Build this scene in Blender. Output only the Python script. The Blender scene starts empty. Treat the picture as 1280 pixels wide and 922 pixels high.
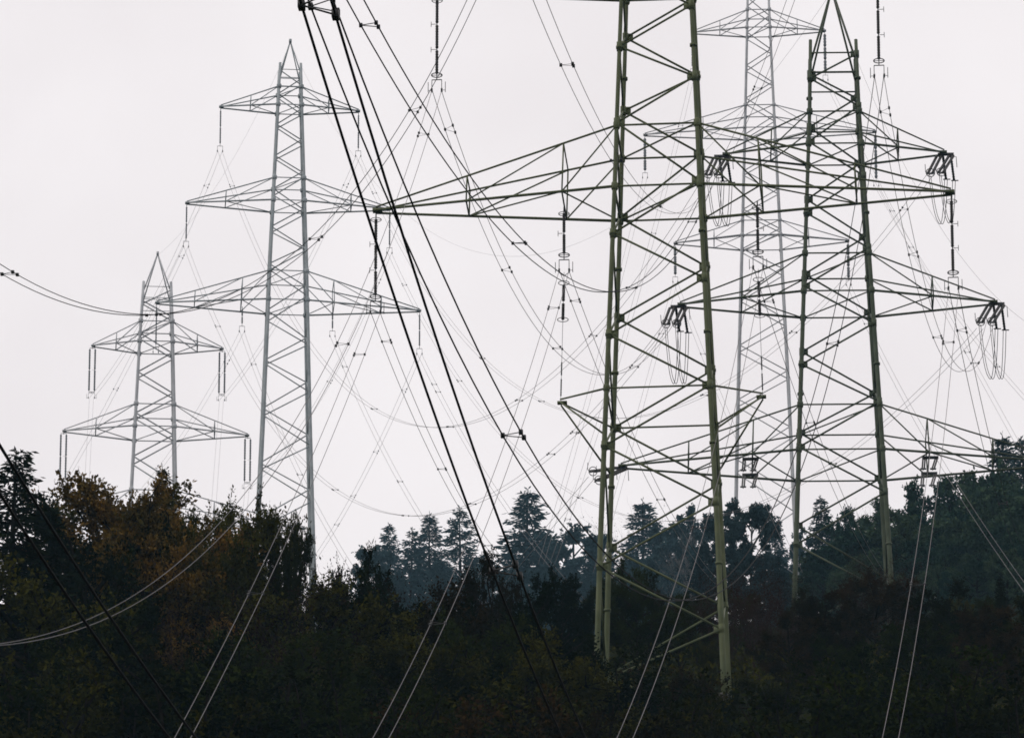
import bpy, math, random
import numpy as np
from mathutils import Vector, Matrix

SC = bpy.context.scene
COL = SC.collection
rad = math.radians

# ------------------------------------------------------------------ camera
W_PX, H_PX, F = 1280.0, 922.0, 10000.0
PITCH = rad(23.2)
cam_d = bpy.data.cameras.new('camera')
cam_d.sensor_width = 36.0
cam_d.lens = F / W_PX * 36.0
cam_d.clip_start = 0.5
cam_d.clip_end = 12000
cam = bpy.data.objects.new('camera', cam_d)
cam.rotation_euler = (rad(90) + PITCH, 0, 0)
COL.objects.link(cam)
SC.camera = cam

# ------------------------------------------------------------------ sky, sun, exposure
world = bpy.data.worlds.new('World')
SC.world = world
world.use_nodes = True
wn, wl = world.node_tree.nodes, world.node_tree.links
wn.clear()
SUN_EL, SUN_AZ = rad(42), rad(-100)
sky = wn.new('ShaderNodeTexSky'); sky.sky_type = 'NISHITA'; sky.sun_disc = False
sky.sun_elevation = SUN_EL; sky.sun_rotation = SUN_AZ
bg1 = wn.new('ShaderNodeBackground'); bg1.inputs[1].default_value = 0.1
wl.new(sky.outputs[0], bg1.inputs[0])
tc = wn.new('ShaderNodeTexCoord')
nz = wn.new('ShaderNodeTexNoise'); nz.inputs['Scale'].default_value = 22.0; nz.inputs['Detail'].default_value = 3
wl.new(tc.outputs['Generated'], nz.inputs['Vector'])
cr = wn.new('ShaderNodeValToRGB')
cr.color_ramp.elements[0].position = 0.36; cr.color_ramp.elements[0].color = (0.930, 0.872, 0.878, 1)
cr.color_ramp.elements[1].position = 0.64; cr.color_ramp.elements[1].color = (1.000, 0.945, 0.950, 1)
wl.new(nz.outputs[0], cr.inputs[0])
bg2 = wn.new('ShaderNodeBackground'); bg2.inputs[1].default_value = 1.0
wl.new(cr.outputs[0], bg2.inputs[0])
mx = wn.new('ShaderNodeMixShader'); mx.inputs[0].default_value = 0.96
wl.new(bg1.outputs[0], mx.inputs[1]); wl.new(bg2.outputs[0], mx.inputs[2])
wo = wn.new('ShaderNodeOutputWorld'); wl.new(mx.outputs[0], wo.inputs[0])

sun_d = bpy.data.lights.new('sun', 'SUN'); sun_d.energy = 1.0; sun_d.angle = rad(25); sun_d.color = (1.0, 0.96, 0.9)
sun = bpy.data.objects.new('sun', sun_d)
sdir = Vector((math.sin(SUN_AZ) * math.cos(SUN_EL), math.cos(SUN_AZ) * math.cos(SUN_EL), math.sin(SUN_EL)))
sun.rotation_euler = sdir.to_track_quat('Z', 'Y').to_euler()
sun.location = (-100, -100, 300)
COL.objects.link(sun)
SC.view_settings.view_transform = 'Standard'
SC.view_settings.look = 'None'
SC.view_settings.exposure = 0.0
SC.view_settings.gamma = 1.0
SC.view_settings.use_curve_mapping = False
SC.cycles.use_denoising = True
SC.cycles.max_bounces = 5
SC.cycles.diffuse_bounces = 3
SC.cycles.volume_bounces = 1
SC.cycles.use_adaptive_sampling = True
SC.cycles.adaptive_threshold = 0.01
SC.cycles.filter_width = 1.7

# ------------------------------------------------------------------ pixel <-> place
FW = Vector((0, math.cos(PITCH), math.sin(PITCH)))
RT = Vector((1, 0, 0))
UP = Vector((0, -math.sin(PITCH), math.cos(PITCH)))

def P(px, py, Y):
    """point seen at photograph pixel (px, py) at ground distance Y"""
    d = FW + RT * ((px - 640) / F) + UP * ((461 - py) / F)
    return d * (Y / d.y)

def proj(p):
    d = p.dot(FW)
    return (640 + F * p.dot(RT) / d, 461 - F * p.dot(UP) / d)

def ppm(px, py, Y):
    return F / P(px, py, Y).dot(FW)

# ------------------------------------------------------------------ helpers
class MB:
    def __init__(s): s.v = []; s.f = []
    def tube(s, pts, r, n=8, caps=True):
        pts = [Vector(p) for p in pts]
        m = len(pts)
        rs = r if isinstance(r, (list, tuple)) else [r] * m
        base = len(s.v)
        ref = None
        for i, p in enumerate(pts):
            t = (pts[min(i + 1, m - 1)] - pts[max(i - 1, 0)])
            if t.length < 1e-9: t = Vector((0, 0, 1))
            t.normalize()
            if ref is None:
                ref = Vector((1, 0, 0)) if abs(t.x) < 0.9 else Vector((0, 1, 0))
            a = (ref - t * ref.dot(t))
            if a.length < 1e-6: a = t.orthogonal()
            a.normalize(); ref = a
            b = t.cross(a)
            for k in range(n):
                th = 2 * math.pi * (k + 0.5) / n
                s.v.append(p + (a * math.cos(th) + b * math.sin(th)) * rs[i])
        for i in range(m - 1):
            for k in range(n):
                k2 = (k + 1) % n
                s.f.append((base + i * n + k, base + i * n + k2, base + (i + 1) * n + k2, base + (i + 1) * n + k))
        if caps:
            s.f.append(tuple(base + k for k in reversed(range(n))))
            s.f.append(tuple(base + (m - 1) * n + k for k in range(n)))
        return s
    def box(s, c, ax, ay, az):
        c = Vector(c); ax, ay, az = Vector(ax), Vector(ay), Vector(az)
        b = len(s.v)
        for sx, sy, sz in ((-1,-1,-1),(1,-1,-1),(1,1,-1),(-1,1,-1),(-1,-1,1),(1,-1,1),(1,1,1),(-1,1,1)):
            s.v.append(c + ax * sx + ay * sy + az * sz)
        for q in ((0,3,2,1),(4,5,6,7),(0,1,5,4),(1,2,6,5),(2,3,7,6),(3,0,4,7)):
            s.f.append(tuple(b + i for i in q))
        return s
    def ring(s, c, R, r, axis=Vector((0,0,1)), n=24):
        axis = Vector(axis).normalized()
        a = axis.orthogonal().normalized(); b = axis.cross(a)
        pts = [Vector(c) + (a * math.cos(2*math.pi*i/n) + b * math.sin(2*math.pi*i/n)) * R for i in range(n + 1)]
        return s.tube(pts, r, 6, False)
    def build(s, name, m, parent=None, smooth=True):
        me = bpy.data.meshes.new(name)
        me.from_pydata([tuple(v) for v in s.v], [], s.f)
        if smooth:
            me.polygons.foreach_set('use_smooth', [len(f) == 4 for f in s.f])
        me.materials.append(m)
        o = bpy.data.objects.new(name, me)
        COL.objects.link(o)
        if parent is not None:
            o.parent = parent
            o.matrix_parent_inverse = Matrix.Translation(-parent.location)
        return o

def tag(o, label=None, cat=None, group=None, kind=None):
    if label: o['label'] = label
    if cat: o['category'] = cat
    if group: o['group'] = group
    if kind: o['kind'] = kind
    return o

def empty(name, loc, label=None, cat=None, group=None):
    o = bpy.data.objects.new(name, None)
    o.empty_display_size = 0.5
    o.location = loc
    COL.objects.link(o)
    return tag(o, label, cat, group)

def material(name, col, rough=0.6, metal=0.0, var=None, scale=3.0, spec=0.5, rand=0.0):
    m = bpy.data.materials.new(name); m.use_nodes = True
    nt = m.node_tree; b = nt.nodes['Principled BSDF']
    b.inputs['Roughness'].default_value = rough
    b.inputs['Metallic'].default_value = metal
    b.inputs['Specular IOR Level'].default_value = spec
    if var is None:
        b.inputs['Base Color'].default_value = (*col, 1)
        return m
    t = nt.nodes.new('ShaderNodeTexCoord')
    n = nt.nodes.new('ShaderNodeTexNoise'); n.inputs['Scale'].default_value = scale; n.inputs['Detail'].default_value = 4
    nt.links.new(t.outputs['Object'], n.inputs['Vector'])
    r = nt.nodes.new('ShaderNodeValToRGB')
    r.color_ramp.elements[0].position = 0.35; r.color_ramp.elements[0].color = (*col, 1)
    r.color_ramp.elements[1].position = 0.65; r.color_ramp.elements[1].color = (*var, 1)
    if rand:
        oi = nt.nodes.new('ShaderNodeObjectInfo')
        ma = nt.nodes.new('ShaderNodeMath'); ma.operation = 'MULTIPLY_ADD'
        ma.inputs[1].default_value = rand; ma.inputs[2].default_value = -rand / 2
        nt.links.new(oi.outputs['Random'], ma.inputs[0])
        ad = nt.nodes.new('ShaderNodeMath'); ad.operation = 'ADD'
        nt.links.new(n.outputs[0], ad.inputs[0]); nt.links.new(ma.outputs[0], ad.inputs[1])
        nt.links.new(ad.outputs[0], r.inputs[0])
    else:
        nt.links.new(n.outputs[0], r.inputs[0])
    nt.links.new(r.outputs[0], b.inputs['Base Color'])
    return m

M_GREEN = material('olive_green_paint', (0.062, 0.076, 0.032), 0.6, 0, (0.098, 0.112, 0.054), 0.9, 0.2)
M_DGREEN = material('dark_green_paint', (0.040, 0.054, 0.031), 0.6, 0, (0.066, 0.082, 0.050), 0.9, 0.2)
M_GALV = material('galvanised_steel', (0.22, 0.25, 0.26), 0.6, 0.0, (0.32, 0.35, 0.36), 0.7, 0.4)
M_GALV2 = material('pale_galvanised_steel', (0.32, 0.33, 0.345), 0.6, 0.0, (0.42, 0.43, 0.442), 0.7, 0.4)  # paler grey than the steel of the left centre pylon
M_CERAMIC = material('brown_porcelain', (0.012, 0.010, 0.009), 0.5, 0, (0.020, 0.016, 0.013), 6, 0.2)
M_GLASS = material('grey_insulator_glaze', (0.10, 0.11, 0.12), 0.5, 0, (0.16, 0.17, 0.18), 6, 0.3)
M_FIT = material('dull_steel_fittings', (0.05, 0.05, 0.05), 0.6, 0.1, (0.08, 0.08, 0.08), 8, 0.2)
M_CABLE = material('aluminium_cable', (0.075, 0.068, 0.068), 0.7, 0.0, (0.11, 0.10, 0.10), 2)
M_BCABLE = material('blackened_cable', (0.006, 0.006, 0.006), 0.8, 0.0, (0.010, 0.010, 0.010), 2, 0.1)
M_SPACER = material('black_spacer_clamp', (0.02, 0.02, 0.02), 0.6)

# ------------------------------------------------------------------ ground and hill
PROF = [(-4000,-60),(-800,-30),(-60,-4),(0,-1.7),(60,4),(120,26),(200,64),(260,90),(300,106),(330,118),(360,132),(400,152.5),
        (460,178),(520,203),(700,273),(800,312),(900,351),(1000,390),(1300,507),(1600,620),(1800,680),(2100,720),(2800,720),(6000,400)]
PX = np.array([p[0] for p in PROF], float); PZ = np.array([p[1] for p in PROF], float)

def ground(x, y):
    z = float(np.interp(y, PX, PZ))
    s = min(1, max(0, (x - 12) / 45.0)); s = s * s * (3 - 2 * s)
    z += 5.0 * s * math.exp(-((y - 880) / 170.0) ** 2)
    return z

def make_ground():
    xs = np.concatenate([np.linspace(-3500, -120, 14), np.linspace(-100, 100, 41), np.linspace(120, 3500, 14)])
    ys = np.concatenate([np.linspace(-4000, -100, 12), np.linspace(-60, 1200, 127), np.linspace(1240, 2200, 25), np.linspace(2500, 6500, 9)])
    rng = random.Random(2)
    v, f = [], []
    for y in ys:
        for x in xs:
            amp = 0.0 if (abs(x) < 10 and abs(y) < 30) else 0.35
            v.append((x, y, ground(x, y) + rng.uniform(-amp, amp) - (0.5 if y > 100 else 0)))
    nx = len(xs)
    for j in range(len(ys) - 1):
        for i in range(nx - 1):
            a = j * nx + i
            f.append((a, a + 1, a + nx + 1, a + nx))
    mb = MB(); mb.v = v; mb.f = f
    g = mb.build('ground', material('rough_hillside_grass', (0.008, 0.011, 0.006), 0.95, 0, (0.016, 0.017, 0.008), 0.2, 0.0))
    tag(g, kind='structure')
make_ground()

# ------------------------------------------------------------------ pylons
class Tower:
    def __init__(s, name, label, mat, px0, py0, Y, yaw, widths, rleg, rbr, group):
        s.Y = Y; s.mat = mat; s.rleg = rleg; s.rbr = rbr
        c = P(px0, py0, Y)
        s.cx = c.x; s.yaw = yaw
        s.u = Vector((math.cos(yaw), math.sin(yaw), 0)); s.vv = Vector((-math.sin(yaw), math.cos(yaw), 0))
        s.gz = ground(s.cx, Y)
        # width table: z -> width in metres
        zs = []
        for py, w in widths:
            p = P(px0, py, Y); zs.append((p.z, w / ppm(px0, py, Y)))
        zs.sort()
        s.zt = np.array([a for a, b in zs]); s.wt = np.array([b for a, b in zs])
        s.root = empty(name, (s.cx, Y, s.gz), label, 'pylon', group)
        s.px0 = px0
    def w(s, z):
        if z < s.zt[0]:
            k = (s.wt[1] - s.wt[0]) / (s.zt[1] - s.zt[0])
            return s.wt[0] + k * (z - s.zt[0])
        return float(np.interp(z, s.zt, s.wt))
    def at(s, u, v, z):
        return Vector((s.cx, s.Y, z)) + s.u * u + s.vv * v
    def zf(s, py):
        """height of a node seen on the front face at row py"""
        z = P(s.px0, py, s.Y).z
        for _ in range(3):
            z = P(s.px0, py, s.Y - s.w(z) / 2 * math.cos(s.yaw)).z
        return z
    def corner(s, c, z):
        h = s.w(z) / 2
        return s.at(-h if 'L' in c else h, -h if 'F' in c else h, z)
    def part(s, name, mb, parent=None, mat=None):
        return mb.build(name, mat or s.mat, parent or s.root)
    def legs(s, ztop, breaks):
        zs = sorted({s.gz - 1.5, ztop} | {z for z in list(s.zt) + breaks if s.gz < z < ztop})
        for c in ('FL', 'FR', 'BL', 'BR'):
            m = MB()
            m.tube([s.corner(c, z) for z in zs], [s.rleg * (0.82 + 0.42 * (ztop - z) / (ztop - s.gz)) for z in zs], 12)
            for z in breaks:            # bolted pipe flanges
                p = s.corner(c, z)
                m.tube([p - Vector((0,0,0.07)), p + Vector((0,0,0.07))], s.rleg * 1.55, 12)
            s.part('leg', m)
            fm = MB(); p = s.corner(c, s.gz)
            fm.tube([(p.x, p.y, s.gz - 1.6), (p.x, p.y, s.gz - 0.7)], [0.45, 0.38], 12)
            s.part('footing', fm, mat=M_CONC)
    def zigzag(s, levels, plates=False):
        """levels: (py, 'L' or 'R') down the front face; faces alternate round the tower"""
        pts = [(s.zf(py), 0 if lr == 'L' else 1) for py, lr in levels]
        face = [('FL','FR'), ('BR','FR'), ('BR','BL'), ('FL','BL')]
        if plates:
            for z, kk in pts:
                for cn in (('FL', 'BR') if kk == 0 else ('FR', 'BL')):
                    p = s.corner(cn, z); su = 1 if 'L' in cn else -1; sv = 1 if 'F' in cn else -1
                    m = MB()
                    m.box(p + s.u * su * .2, s.u * .22, s.vv * .02, Vector((0, 0, .24)))
                    m.box(p + s.vv * sv * .2, s.vv * .22, s.u * .02, Vector((0, 0, .24)))
                    m.tube([p - Vector((0, 0, .26)), p + Vector((0, 0, .26))], s.rleg * 1.3, 10)
                    s.part('gusset_plate', m)
        for (za, ka), (zb, kb) in zip(pts[:-1], pts[1:]):
            for a, b in face:
                pa, pb = s.corner(a if ka == 0 else b, za), s.corner(a if kb == 0 else b, zb)
                if min(pa.z, pb.z) < s.gz - 2: continue
                m = MB().tube([pa, pb], s.rbr, 6)
                s.part('brace', m)
    def frame(s, z, r=None, plan=True):
        r = r or s.rbr
        for a, b in (('FL','FR'),('FR','BR'),('BR','BL'),('BL','FL')):
            s.part('horizontal_strut', MB().tube([s.corner(a, z), s.corner(b, z)], r, 6))
        if plan:
            s.part('horizontal_strut', MB().tube([s.corner('FR', z), s.corner('BL', z)], r * 0.9, 6))
    def joint(s, z, k=2.0):
        for c in ('FL','FR','BL','BR'):
            p = s.corner(c, z); h = s.rleg * k
            m = MB().tube([p - Vector((0,0,h*1.1)), p - Vector((0,0,h*.7)), p + Vector((0,0,h*.7)), p + Vector((0,0,h*1.1))],
                          [s.rleg*1.1, s.rleg*1.5, s.rleg*1.5, s.rleg*1.1], 10)
            s.part('gusset_joint', m)
    def arm(s, side, tip_u, zu, zl, posts=(0.35, 0.68), ztip=None, rl=None, ru=None, style=0):
        sg = -1 if side == 'L' else 1
        rl = rl or s.rbr * 1.25; ru = ru or s.rbr
        ztip = zl if ztip is None else ztip
        tv = 0.22
        tip = lambda v: s.at(sg * tip_u, v * tv, ztip)
        root = lambda fb, z: s.corner(fb + side, z)
        ch = {}
        m = MB()
        for fb, v in (('F', -1), ('B', 1)):
            for z, nm, r in ((zu, 'u', ru), (zl, 'l', rl)):
                t = tip(v) + Vector((0, 0, 0.16 if nm == 'u' else 0))
                ch[fb + nm] = (root(fb, z), t)
                m.tube([root(fb, z), t], [r, r * 0.85], 8)
        e = s.at(sg * (tip_u + 0.12), 0, ztip + 0.05)
        m.box(e - s.u * sg * 0.2, s.u * 0.26, s.vv * min(0.2, rl * 2.2), Vector((0, 0, min(0.09, rl * 1.1))))
        A = s.part('crossarm', m)
        pt = lambda k, f: ch[k][0].lerp(ch[k][1], f)
        ext = [0.0] + list(posts)
        for i, f in enumerate(posts):
            for fb in 'FB':
                s.part('post', MB().tube([pt(fb + 'u', f), pt(fb + 'l', f)], s.rbr * 0.8, 6), A)
            s.part('cross_tie', MB().tube([pt('Fl', f), pt('Bl', f)], s.rbr * 0.8, 6), A)
            s.part('cross_tie', MB().tube([pt('Fu', f), pt('Bu', f)], s.rbr * 0.7, 6), A)
        for i in range(len(posts)):
            f0, f1 = ext[i], ext[i + 1]
            for fb in 'FB':
                if style == 0:
                    s.part('diagonal', MB().tube([pt(fb + 'u', f0), pt(fb + 'l', f1)], s.rbr * 0.75, 6), A)
                else:
                    s.part('diagonal', MB().tube([pt(fb + 'l', f0), pt(fb + 'u', f1)], s.rbr * 0.75, 6), A)
            a, b = (('F', 'B') if i % 2 else ('B', 'F'))
            s.part('diagonal', MB().tube([pt(a + 'l', f0), pt(b + 'l', f1)], s.rbr * 0.8, 6), A)
        return A
    def peak(s, zc, zapex, r):
        m = MB(); ap = s.at(0, 0, zapex)
        for c in ('FL','FR','BL','BR'):
            m.tube([s.corner(c, zc), ap + (s.corner(c, zc) - ap) * 0.03], r, 6)
        m.box(ap, s.u * 0.15, s.vv * 0.25, Vector((0, 0, 0.2)))
        s.part('peak', m)
    def tip(s, u, z):
        return s.at(u, 0, z)

M_CONC = material('concrete_footing', (0.06, 0.058, 0.052), 0.95, 0, (0.09, 0.085, 0.075), 2)
LR = lambda *a: [(abs(y) if False else y, lr) for y, lr in a]
def lv(start, *ys):
    out = []; k = start
    for y in ys:
        out.append((y, k)); k = 'R' if k == 'L' else 'L'
    return out
PG = 'lattice power pylons on the hillside'

# --- front green pylon
A = Tower('pylon', 'large olive green tubular pylon nearest the camera, legs down among the shrubs', M_GREEN, 825, 300, 395, rad(-4.4),
          [(-230, 68), (0, 85.5), (174, 100), (255, 106), (500, 128), (700, 146), (860, 157)], 0.128, 0.060, PG)
zU, zL = A.zf(155), A.zf(231)
zTU, zTL = A.zf(-108), A.zf(-37)
A.legs(A.zf(-150), [A.zf(y) for y in (58, 290, 416, 555, 706)])
A.zigzag(lv('L', -150, -104, -37, 8, 57, 97, 152, 227, 290, 349, 416, 483, 555, 629, 706, 788, 852, 905)[1:] if False else
         lv('R', -104, -37, 8, 57, 97, 152, 227, 290, 349, 416, 483, 555, 629, 706, 788, 852, 905), True)
for z in (zU, zL, zTU, zTL): A.frame(z, 0.062); A.joint(z, 1.7)
zB1, zB2 = A.zf(483), A.zf(541)
A.frame(zB1, 0.055, False); A.joint(zB1, 1.4)
A.peak(A.zf(-150), A.zf(-260), 0.09)
k = ppm(825, 250, 395)
aL = A.arm('L', 356 / k, zU, zL, (0.22, 0.62), rl=0.080, ru=0.060, style=0)
aR = A.arm('R', 364 / k, zU, zL, (0.24, 0.62), rl=0.080, ru=0.060, style=0)
k2 = ppm(825, -20, 395)
A.arm('L', 277 / k2, zTU, zTL, (0.3, 0.65), rl=0.08)
A.arm('R', 274 / k2, zTU, zTL, (0.3, 0.65), rl=0.08)
kb = ppm(828, 500, 395)
A.arm('L', 126 / kb, zB1, zB2, (), ztip=zB1 + 0.35, rl=0.058, ru=0.058)
A.arm('R', 127 / kb, zB1, zB2, (), ztip=zB1 + 0.35, rl=0.058, ru=0.058)

# --- second green pylon
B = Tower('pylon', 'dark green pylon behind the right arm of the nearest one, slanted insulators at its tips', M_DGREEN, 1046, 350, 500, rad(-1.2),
          [(-60, 52), (52, 56), (145, 61), (330, 79.5), (505, 97), (720, 117), (800, 125)], 0.145, 0.066, PG)
bU = [B.zf(139), B.zf(316), B.zf(505)]; bL = [B.zf(179), B.zf(363), B.zf(561)]
B.legs(B.zf(50), [B.zf(y) for y in (98, 266, 455, 680)])
B.zigzag(lv('R', 68, 98, 133, 177, 220, 266, 310, 357, 404, 455, 502, 558, 615, 680, 745, 815), True)
for z in bU + bL: B.frame(z, 0.06); B.joint(z, 1.5)
for y in (66, 90): B.frame(B.zf(y), 0.06, False)
B.peak(B.zf(80), B.zf(-25), 0.08)
kB = [ppm(1046, y, 500) for y in (200, 383, 578)]
bsp = [(137, 137), (196.5, 197), (274, 277)]
for i in range(3):
    ps = (0.45,) if i == 0 else (0.5,) if i == 1 else (0.26, 0.62)
    B.arm('L', bsp[i][0] / kB[i], bU[i], bL[i], ps, rl=0.085, ru=0.058)
    B.arm('R', bsp[i][1] / kB[i], bU[i], bL[i], ps, rl=0.085, ru=0.058)

# --- tall grey pylon far behind
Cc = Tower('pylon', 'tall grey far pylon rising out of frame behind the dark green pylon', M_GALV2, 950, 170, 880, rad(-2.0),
           [(-110, 20), (50, 29.5), (170, 38), (300, 48), (490, 63), (640, 73)], 0.155, 0.066, PG)
cU = [Cc.zf(12), Cc.zf(131), Cc.zf(275)]; cL = [Cc.zf(34), Cc.zf(159), Cc.zf(293)]
Cc.legs(Cc.zf(-45), [])
Cc.zigzag(lv('L', -32, -14, 8, 28, 49, 68, 89, 108, 130, 152, 174, 196, 219, 243, 267, 291, 315, 345, 376, 408, 440, 474, 508, 548, 590, 640, 690))
for z in cU + cL: Cc.frame(z, 0.07); Cc.joint(z, 1.3)
Cc.peak(Cc.zf(-40), Cc.zf(-100), 0.08)
csp = [82.5, 144, 108]
kC = [ppm(950, y, 880) for y in (40, 167, 298)]
for i in range(3):
    for sd in 'LR': Cc.arm(sd, csp[i] / kC[i], cU[i], cL[i], (0.42,) if i else (0.5,), rl=0.10, ru=0.07)

# --- tall grey pylon at left centre
D = Tower('pylon', 'tall grey pylon with three crossarms, peak near the upper left', M_GALV, 360.5, 250, 830, rad(4.3),
          [(49, 22), (80, 25.5), (142, 30), (257, 39), (330, 45), (520, 57), (640, 66), (720, 72)], 0.19, 0.07, PG)
dU = [D.zf(108), D.zf(222), D.zf(338)]; dL = [D.zf(130.5), D.zf(250), D.zf(374)]
D.legs(D.zf(79), [])
D.zigzag(lv('L', 88, 106, 124, 143, 161, 181, 200, 221, 245, 267, 291, 312, 338, 369, 402, 430, 456, 489, 520, 556, 587, 625, 662, 702, 745))
for z in dU + dL: D.frame(z, 0.065); D.joint(z, 1.3)
D.frame(D.zf(87), 0.05, False); D.frame(D.zf(97), 0.05, False)
D.peak(D.zf(93), D.zf(47), 0.075)
kD = [ppm(360, y, 830) for y in (135, 259, 384)]
dsp = [(86, 86.5), (127, 127), (163, 166)]
for i in range(3):
    ps = (0.48,) if i == 0 else (0.55,) if i == 1 else (0.24, 0.66)
    D.arm('L', dsp[i][0] / kD[i], dU[i], dL[i], ps, rl=0.10, ru=0.075)
    D.arm('R', dsp[i][1] / kD[i], dU[i], dL[i], ps, rl=0.10, ru=0.075)

# --- far left pylon
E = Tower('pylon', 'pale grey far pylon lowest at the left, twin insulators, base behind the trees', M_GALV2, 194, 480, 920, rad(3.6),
          [(313, 29), (353, 33.4), (415, 40), (530, 48.5), (620, 55), (720, 62)], 0.21, 0.09, PG)
eU = [E.zf(401), E.zf(504.5), E.zf(612)]; eL = [E.zf(426), E.zf(532), E.zf(645)]
E.legs(E.zf(352), [])
E.zigzag(lv('R', 362, 380, 401, 424, 448, 473, 498, 524, 551, 581, 614, 650, 690, 730))
for z in eU + eL: E.frame(z, 0.075); E.joint(z, 1.3)
E.frame(E.zf(358), 0.05, False); E.frame(E.zf(374), 0.05, False)
E.peak(E.zf(366), E.zf(311), 0.09)
kE = [ppm(194, y, 920) for y in (434, 543, 656)]
esp = [(79, 83), (113, 117), (180, 190)]
for i in range(3):
    ps = (0.5,) if i == 0 else (0.55,) if i == 1 else (0.3, 0.65)
    E.arm('L', esp[i][0] / kE[i], eU[i], eL[i], ps, rl=0.10, ru=0.07)
    E.arm('R', esp[i][1] / kE[i], eU[i], eL[i], ps, rl=0.10, ru=0.07)

# ------------------------------------------------------------------ insulators
def rod_profile(mb, a, b, r, ribs):
    pts, rs = [], []
    a, b = Vector(a), Vector(b)
    for i in range(ribs * 2 + 1):
        f = i / (ribs * 2)
        pts.append(a.lerp(b, f)); rs.append(r if i % 2 else r * 0.68)
    mb.tube(pts, rs, 10)

def string(label, top, bottom, r=0.095, rods=3, ribs=9, u=Vector((1, 0, 0)), gap=0.27, rings=True, mat=None, twin=False, yoke=True,
           horns=0, group='insulators on the pylon crossarms'):
    """hanging long-rod insulator; bottom = the two conductor clamps' height"""
    mat = mat or M_CERAMIC
    top, bottom = Vector(top), Vector(bottom)
    root = empty('insulator_string', top, label, 'insulator', group)
    yk = 0.75 if yoke else 0.25
    L = top.z - bottom.z
    zend = bottom.z + yk
    x0 = 0.30
    for sx in ((-0.34, 0.34) if twin else (0,)):
        zt = top.z - x0
        seg = (zt - zend - 0.18) / rods
        for i in range(rods):
            m = MB()
            za, zb = zt - seg * i - 0.07, zt - seg * (i + 1) + 0.07
            rod_profile(m, (top.x + u.x * sx, top.y + u.y * sx, za), (top.x + u.x * sx, top.y + u.y * sx, zb), r, ribs)
            m.build('insulator_rod', mat, root)
        m = MB()
        m.tube([(top.x + u.x * sx, top.y + u.y * sx, zt + 0.02), (top.x + u.x * sx, top.y + u.y * sx, zend)], 0.028, 6)
        m.build('core_pin', M_FIT, root)
        if horns:
            for i in range(1, rods):
                zc = zt - seg * i
                h = MB(); c = Vector((top.x, top.y, zc))
                h.tube([c, c + u * horns * 0.32], 0.018, 5)
                h.tube([c + u * horns * 0.32 - Vector((0,0,.16)), c + u * horns * 0.32 + Vector((0,0,.16))], 0.018, 5)
                h.build('arcing_horn', M_FIT, root)
    m = MB(); m.tube([top, top - Vector((0, 0, x0))], 0.04, 6)
    if twin:
        m.tube([top - Vector((0,0,.2)) - u * .36, top - Vector((0,0,.2)) + u * .36], 0.04, 6)
        MB().tube([Vector((top.x, top.y, zend + .05)) - u * .36, Vector((top.x, top.y, zend + .05)) + u * .36], 0.04, 6).build('lower_yoke', M_FIT, root)
    m.build('hanger', M_FIT, root)
    if rings:
        m = MB(); c = Vector((top.x, top.y, top.z - x0 - 0.1))
        m.ring(c, 0.29, 0.022); m.tube([c - u * .29, c + u * .29], 0.015, 5); m.build('corona_ring', M_FIT, root)
        m = MB(); c = Vector((top.x, top.y, zend + 0.16))
        m.ring(c, 0.29, 0.03); m.tube([c - u * .29, c + u * .29], 0.02, 5); m.build('corona_ring', M_FIT, root)
    if yoke:
        m = MB(); c = Vector((top.x, top.y, zend - 0.12))
        m.tube([(top.x, top.y, zend), c], 0.03, 6)
        m.tube([c - u * gap, c + u * gap], 0.03, 6)
        for sg in (-1, 1):
            m.tube([c + u * gap * sg, Vector((c.x, c.y, bottom.z)) + u * gap * sg], 0.022, 6)
        m.build('yoke', M_FIT, root)
        for sg in (-1, 1):
            m = MB(); p = Vector((c.x, c.y, bottom.z)) + u * gap * sg
            m.box(p, u * 0.05, Vector((0, 0.14, 0)), Vector((0, 0, 0.06)))
            m.build('conductor_clamp', M_SPACER, root)
            if horns:
                d = MB(); q = p + u * 0.2 * sg
                d.tube([q + Vector((0,0,-.12)), q + Vector((0,0,.5))], 0.02, 5); d.tube([p, q], 0.015, 5)
                d.build('arcing_horn', M_FIT, root)
    return root

def hang(T, u, z, y_px, **kw):
    """string from local (u, z) on tower T down to image row y_px; returns clamp point"""
    top = T.at(u, 0, z - 0.1)
    lo, hi = top.z - 15, top.z
    for _ in range(40):
        mid = (lo + hi) / 2
        if proj(Vector((top.x, top.y, mid)))[1] > y_px: lo = mid
        else: hi = mid
    b = Vector((top.x, top.y, (lo + hi) / 2))
    string(kw.pop('label'), top, b, u=T.u, **kw)
    return b

H = {}
H['a1'] = hang(A, -277 / k2, zTL, 113, label='dark insulator string entering at the top edge above the long left crossarm', horns=-1)
H['a8'] = hang(A, 274 / k2, zTL, 95, label='dark insulator string entering at the top edge right of the dark green pylon', horns=1)
H['a3'] = hang(A, -356 / k, zL, 390, label='dark insulator string hanging from the left tip of the nearest pylon', horns=-1)
H['a7'] = hang(A, 364 / k, zL, 360, label='dark insulator string hanging from the right tip of the nearest pylon', horns=1)
uM = (706 - 826) / k; uN = (948 - 826) / k
H['a5'] = hang(A, uM, zL, 338, label='dark insulator string mid way along the left crossarm of the nearest pylon', rods=2, horns=-1)
H['a6'] = hang(A, uN, zL, 334, label='dark insulator string mid way along the right crossarm of the nearest pylon', rods=2, horns=1)

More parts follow.
